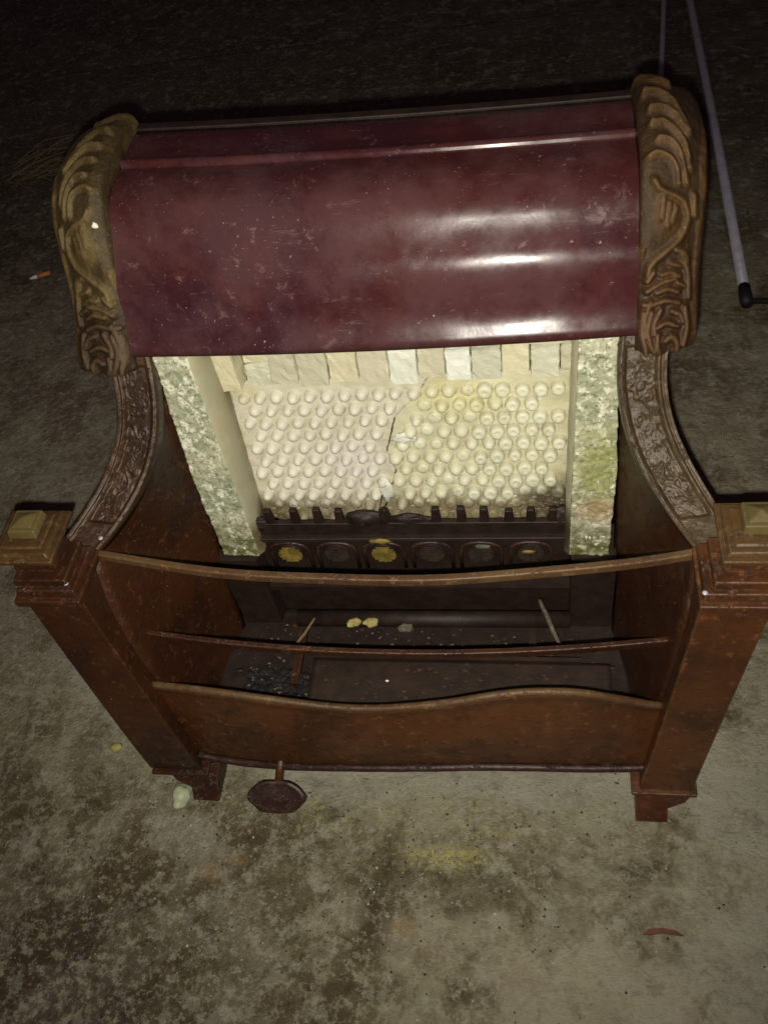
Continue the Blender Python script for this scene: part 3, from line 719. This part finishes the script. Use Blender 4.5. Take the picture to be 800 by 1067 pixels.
# burner front: comb, arched frames and six round gauzes
BF = obj('burner_front', *join(box(-.160, .160, .174, .178, .120, .1868), box(-.158, .158, .168, .1845, .1870, .1905), box(-.157, .157, .1735, .180, .1907, .2085), box(-.160, .160, .170, .1738, .1820, .1855)), 'soot', FIRE); bevel(BF, .0012)
for x in (-.140, -.113, -.089, -.067, .030, .055, .077, .101, .122, .143):
    h = .016+.005*pr_.random()
    vf = hexa([(x-.0048, .1735, .2087), (x+.0048, .1735, .2087), (x+.0048, .180, .2087), (x-.0048, .180, .2087), (x-.0036, .174, .2087+h), (x+.0036, .174, .2087+h), (x+.0036, .179, .2087+h), (x-.0036, .179, .2087+h)])
    t_ = obj('comb_tooth', *vf, 'soot', BF); bevel(t_, .0012)
for r_, sq, sd, p_ in ((.013, (1.7, .4, .8), 3, (-.041, .177, .213)), (.010, (.55, .45, 1.3), 5, (-.021, .177, .216)), (.011, (2.1, .4, .75), 8, (.002, .178, .208)), (.010, (1.2, .5, .8), 9, (-.152, .178, .205)), (.012, (1.0, .5, 1.3), 12, (.150, .180, .208))):
    o = obj('comb_lump', *shift(lump(r_, 3, sq, .5, 2, sd), p_), 'soot', BF, True)
gx = [-.129, -.079, -.029, .021, .071, .121]
for k, x in enumerate(gx):
    arch = []
    for i in range(17):
        a = math.pi*i/16; arch.append((x+.0205*math.cos(a), .1725, .161+.0175*math.sin(a)**.6))
    arch = [(x+.0205, .1725, .136)]+arch+[(x-.0205, .1725, .136)]
    fr = obj('port_frame', *tube(arch, .0021, 6), 'knob', BF, True)
    V, F = [], []; N = 24; cz = .1605
    bright = k in (0, 2); mt = 'grille' if bright else 'grilled'
    for r_, d_ in ((.0145, 0), (.0140, .002), (.0122, .0022), (.0002, .0010)):
        for i in range(N): a = 2*math.pi*i/N; V.append((x+r_*math.cos(a), .1732-d_, cz+r_*math.sin(a)))
    for r_ in range(3):
        for i in range(N): F.append((r_*N+i, r_*N+(i+1) % N, (r_+1)*N+(i+1) % N, (r_+1)*N+i))
    g = (V, F); bars = []
    for b_ in range(-3, 4):
        zz = b_*.0036; hw = math.sqrt(max(.0128**2-zz*zz, 1e-6)); bars.append(box(x-hw, x+hw, .1702, .1718, cz+zz-.0010, cz+zz+.0010))
    bars.append(box(x-.0008, x+.0008, .1696, .1716, cz-.012, cz+.012))
    obj('port_disc', *g, 'soot', BF)
    po = obj('port_gauze', *join(*bars), mt, BF)
    if bright: tag(po, 'yellow brass gauze port')
for (x, z, r_, m_) in ((-.029, .188, .0080, 'grille'), (.074, .175, .006, 'ash'), (.119, .166, .005, 'grille')):
    obj('scale_flake', *shift(lump(r_, 2, (1.4, .3, .5), .6, 2.2, int(x*1000)), (x, .167 if z > .18 else .1695, z)), m_, BF, True)
obj('burner_lip', *box(-.160, .160, .158, .1735, .112, .119), 'soot', FIRE)
for s in (1, -1): obj('side_filler', *mir(box(.1605, .2038, .1545, .200, .051, .1715), s), 'soot', FIRE)

# lower interior
def slab(x0, x1, y0, y1, z, amp, mat, name, par, seed=0, th=.004):
    nx, ny = 60, 24; P = np.zeros((ny, nx, 3))
    for i in range(ny):
        for j in range(nx):
            x = x0+(x1-x0)*j/(nx-1); y = y0+(y1-y0)*i/(ny-1); P[i, j] = (x, y, z+amp*fb(x*25+seed, y*25, 1, 4))
    B = P-np.array([0, 0, th]); return obj(name, *flip(grid_solid(P, B)), mat, par, True)
slab(-.222, .222, .010, .175, .050, .0015, 'soot', 'base_tray', FIRE)
slab(-.105, .198, .028, .085, .092, .0010, 'rust', 'deflector_plate', FIRE, 3)
obj('plate_edge', *box(-.105, .17, .0855, .090, .0865, .0955), 'rust', FIRE)
o = obj('burner_tube', *tube([(-.13, .135, .092), (.16, .137, .092)], .009, 14), 'soot', FIRE, True)
obj('tube_bracket', *box(.118, .126, .088, .150, .078, .086), 'rust', FIRE)
obj('tube_bracket', *box(-.128, -.120, .060, .150, .078, .084), 'castl', FIRE)
obj('rear_wall', *box(-.1600, .1600, .1755, .179, .045, .1115), 'soot', FIRE)

# debris lying inside (things that rest in the fire)
def debris_mass():
    pr = random.Random(11); v = []
    for k in range(140):
        x = pr.uniform(-.19, -.075); y = pr.uniform(.045, .088); zz = .052+pr.random()*.03*max(0, 1-abs(x+.13)/.06)
        v.append(shift(lump(pr.uniform(.003, .007), 1, (1, 1, .7), .6, 2.5, k), (x, y, zz)))
    tag(obj('soot_debris', *join(*v), 'black'), 'heap of black sooty crumbs in the left of the tray', kind='stuff')
    v = []
    for k in range(150):
        if k < 60: x = pr.uniform(-.185, -.075); y = pr.uniform(.045, .088); zz = .066+pr.random()*.022*max(.1, 1-abs(x+.13)/.06)
        else:
            cxx, cyy = ((-.045, .125), (.035, .128), (.10, .12), (-.15, .12))[k % 4]; x = pr.gauss(cxx, .022); y = min(.150, max(.095, pr.gauss(cyy, .014))); zz = .0535
        v.append(shift(lump(pr.uniform(.0005, .0015), 1, (1.4, 1, .5), .6, 2.5, k), (x, y, zz)))
    tag(obj('grit', *join(*v), 'ash'), 'pale grit scattered through the fire tray', kind='stuff')
debris_mass()
pr = random.Random(77); v = []
for k in range(130):
    if k % 2: p_ = (pr.uniform(-.19, .19), pr.uniform(.096, .150), .0535)
    else: p_ = (pr.gauss(.02, .09), pr.uniform(.032, .082), .0935)
    v.append(shift(lump(pr.uniform(.0006, .0024), 1, (1.5, 1, .35), .7, 2.5, k), p_))
tag(obj('rust_scale', *join(*v), 'scale'), 'flakes of brown rust scale scattered in the tray', kind='stuff')
frs = [(-.066, .1560, .104, .0065, 'yel', 'yellow fan-shaped crumb of clay behind the lower rail, left of the pair'), (-.047, .1560, .104, .0065, 'yel', 'yellow crumb of clay behind the lower rail, right of the pair'),
       (-.010, .150, .104, .007, 'ash', 'grey clay crumb in the middle of the tray behind the rail')]
for x, y, z, r_, mt, lb in frs:
    o = obj('clay_fragment', *lump(r_, 2, (1.2, .8, .5), .7, 2.4, int(x*999)), mt, None, False, (x, y-.03, z-.005)); tag(o, lb, 'clay fragment', 'clay fragments fallen into the tray')
def stick(p0, p1, r_, mt, name, lb, cat):
    p0 = Vector(p0); p1 = Vector(p1); n = 7; path = []
    for i in range(n):
        t = i/(n-1); q = p0.lerp(p1, t); path.append(q+Vector((noise.noise(q*90)*r_*1.2, 0, noise.noise(q*70)*r_)))
    return tag(obj(name, *tube(path, r_, 7, [r_*(.5+.5*math.sin(.5+2.4*i/(n-1))) for i in range(n)]), mt, None, True), lb, cat)
stick((.128, .150, .108), (.150, .100, .100), .0026, 'ash', 'clay_sliver', 'long pale clay sliver leaning at the right of the tray', 'clay fragment')
stick((-.128, .100, .090), (-.108, .128, .104), .0016, 'straw', 'dry_stalk', 'thin dry stalk lying across the left of the fire tray', 'stalk')
o = obj('white_flake', *lump(.0046, 2, (.7, .5, 1.1), .3, 2, 2), 'white', None, True, twist(np.array([-.2125, .2205, .527])) ); tag(o, 'small white flake stuck to the inner edge of the left scroll', 'flake')
o = obj('white_crumb', *lump(.0018, 1, (1.2, .8, .7), .3, 2, 6), 'white', None, True, (-.024, .060, .0945)); tag(o, 'tiny white crumb on the rusty plate above the apron', 'crumb')

# bright dabs: pale beads standing in for specular glints on the casting
def glint(x, y, z, r_=.0022):
    o = obj('glint_bead', *lump(r_, 2, (1, 1, .6), .05, 1, 1), 'steel', FIRE, True, (x, y, z)); return o
glint(-.246, .070, .3225); glint(-.258, .018, .3285); glint(.250, .012, .3285)

# ------------------------------------------------------------------ things on the floor
o = obj('stone', *lump(.0125, 3, (.85, 1.15, .8), .45, 1.3, 3), 'stone', None, True, (-.250, -.036, .007)); tag(o, 'pale green-white stone beside the left front foot', 'stone')
o = obj('yellow_crumb', *lump(.006, 2, (1.2, .9, .6), .5, 1.6, 5), 'yel', None, True, (-.342, .018, .002)); tag(o, 'yellow crumb on the concrete left of the left leg', 'crumb')
cg = tag(empty('cigarette_butt', (-.772, .917, 0)), 'orange-tipped cigarette butt on the dark floor left of the hood', 'cigarette butt')
d = Vector((.92, .39, 0)).normalized()
obj('filter', *tube([d*.000+Vector((0, 0, .004)), d*.024+Vector((0, 0, .004))], .0040, 12), 'orange', cg, True)
obj('paper_end', *tube([d*-.0135+Vector((0, 0, .0036)), d*-.0002+Vector((0, 0, .004))], .0037, 12, [.0022, .0038]), 'paper', cg, True)
def shardf():
    V = []; pts = [(-.017, -.002), (-.012, .0028), (0, .0042), (.012, .003), (.019, -.001), (.012, -.0008), (0, .0002), (-.010, -.0022)]
    for z in (.0012, .0034): V += [(x, y, z+.001*math.cos(x*90)) for x, y in pts]
    n = len(pts); F = [tuple(reversed(range(n))), tuple(range(n, 2*n))]+[(i, (i+1) % n, (i+1) % n+n, i+n) for i in range(n)]
    return tag(obj('rust_flake', V, [tuple(reversed(q)) for q in F] , 'shard', None, False, (.236, -.140, .001)), 'curved reddish rust flake on the concrete front right', 'rust flake')
shardf()
# dry stalks beside the hood, far left
v = []
for k in range(26):
    a = random.uniform(-.5, .9); L = random.uniform(.05, .16); x = random.uniform(-.06, .05); y = random.uniform(-.05, .06)
    v.append(tube([(x, y, .002), (x+L*.5*math.cos(a), y+L*.5*math.sin(a), .006+random.random()*.014), (x+L*math.cos(a), y+L*math.sin(a), .003)], .0012, 4))
tag(obj('dry_grass', *join(*v), 'straw', None, False, (-.93, 1.30, 0)), 'wisps of dry grass on the dark floor behind the left scroll', kind='stuff')
# metal stand lying on the floor: two tubes with a rubber foot
st = tag(empty('metal_stand', (.43, .75, 0)), 'grey tubular metal stand lying on the floor behind the right scroll', 'metal stand')
def rel(p): return (p[0]-.43, p[1]-.75, p[2])
obj('tube_leg', *tube([rel(p) for p in ((.431, .765, .009), (.445, 1.26, .012), (.456, 1.85, .02), (.47, 2.8, .03))], .0078, 16), 'steel', st, True)
obj('back_tube', *tube([rel(p) for p in ((.352, 1.30, .008), (.372, 1.47, .010), (.408, 1.82, .012), (.47, 2.75, .025))], .0055, 12), 'steel', st, True)
obj('rubber_foot', *tube([rel(p) for p in ((.4302, .735, .009), (.4305, .750, .009), (.4315, .775, .010))], .0095, 16, [.0085, .0098, .0085]), 'rubber', st, True)
obj('cross_bar', *tube([rel(p) for p in ((.433, .745, .007), (.60, .730, .007))], .0045, 12), 'rubber', st, True)
# floor grit
def grit(name, n, mat, r0, r1, lb, seed):
    pr = random.Random(seed); v = []
    for k in range(n):
        x = pr.uniform(-.55, .55); y = pr.uniform(-.26, .55)
        if pr.random() < .35: x = pr.gauss(-.05, .18); y = pr.gauss(-.08, .06)
        v.append(shift(lump(pr.uniform(r0, r1)*pr.uniform(.6, 1), 1, (1, 1, .6), .5, 2, k), (x, y, .0008)))
    tag(obj(name, *join(*v), mat), lb, kind='stuff')
grit('pale_grit', 800, 'grit3', .0003, .0015, 'pale grit scattered over the concrete', 21)
grit('dark_grit', 900, 'grit2', .0004, .0016, 'dark crumbs of dirt scattered over the concrete', 22)
grit('yellow_grit', 90, 'yel', .0004, .0014, 'tiny yellow crumbs scattered over the concrete', 23)

pr = random.Random(31); v = []
for k in range(110):
    v.append(shift(lump(pr.uniform(.0004, .0011), 1, (1, 1, .6), .6, 2, k), (pr.gauss(.035, .022), pr.gauss(-.082, .007), .0008)))
tag(obj('yellow_powder', *join(*v), 'yel'), 'patch of crumbled yellow powder on the concrete in front of the apron', kind='stuff')
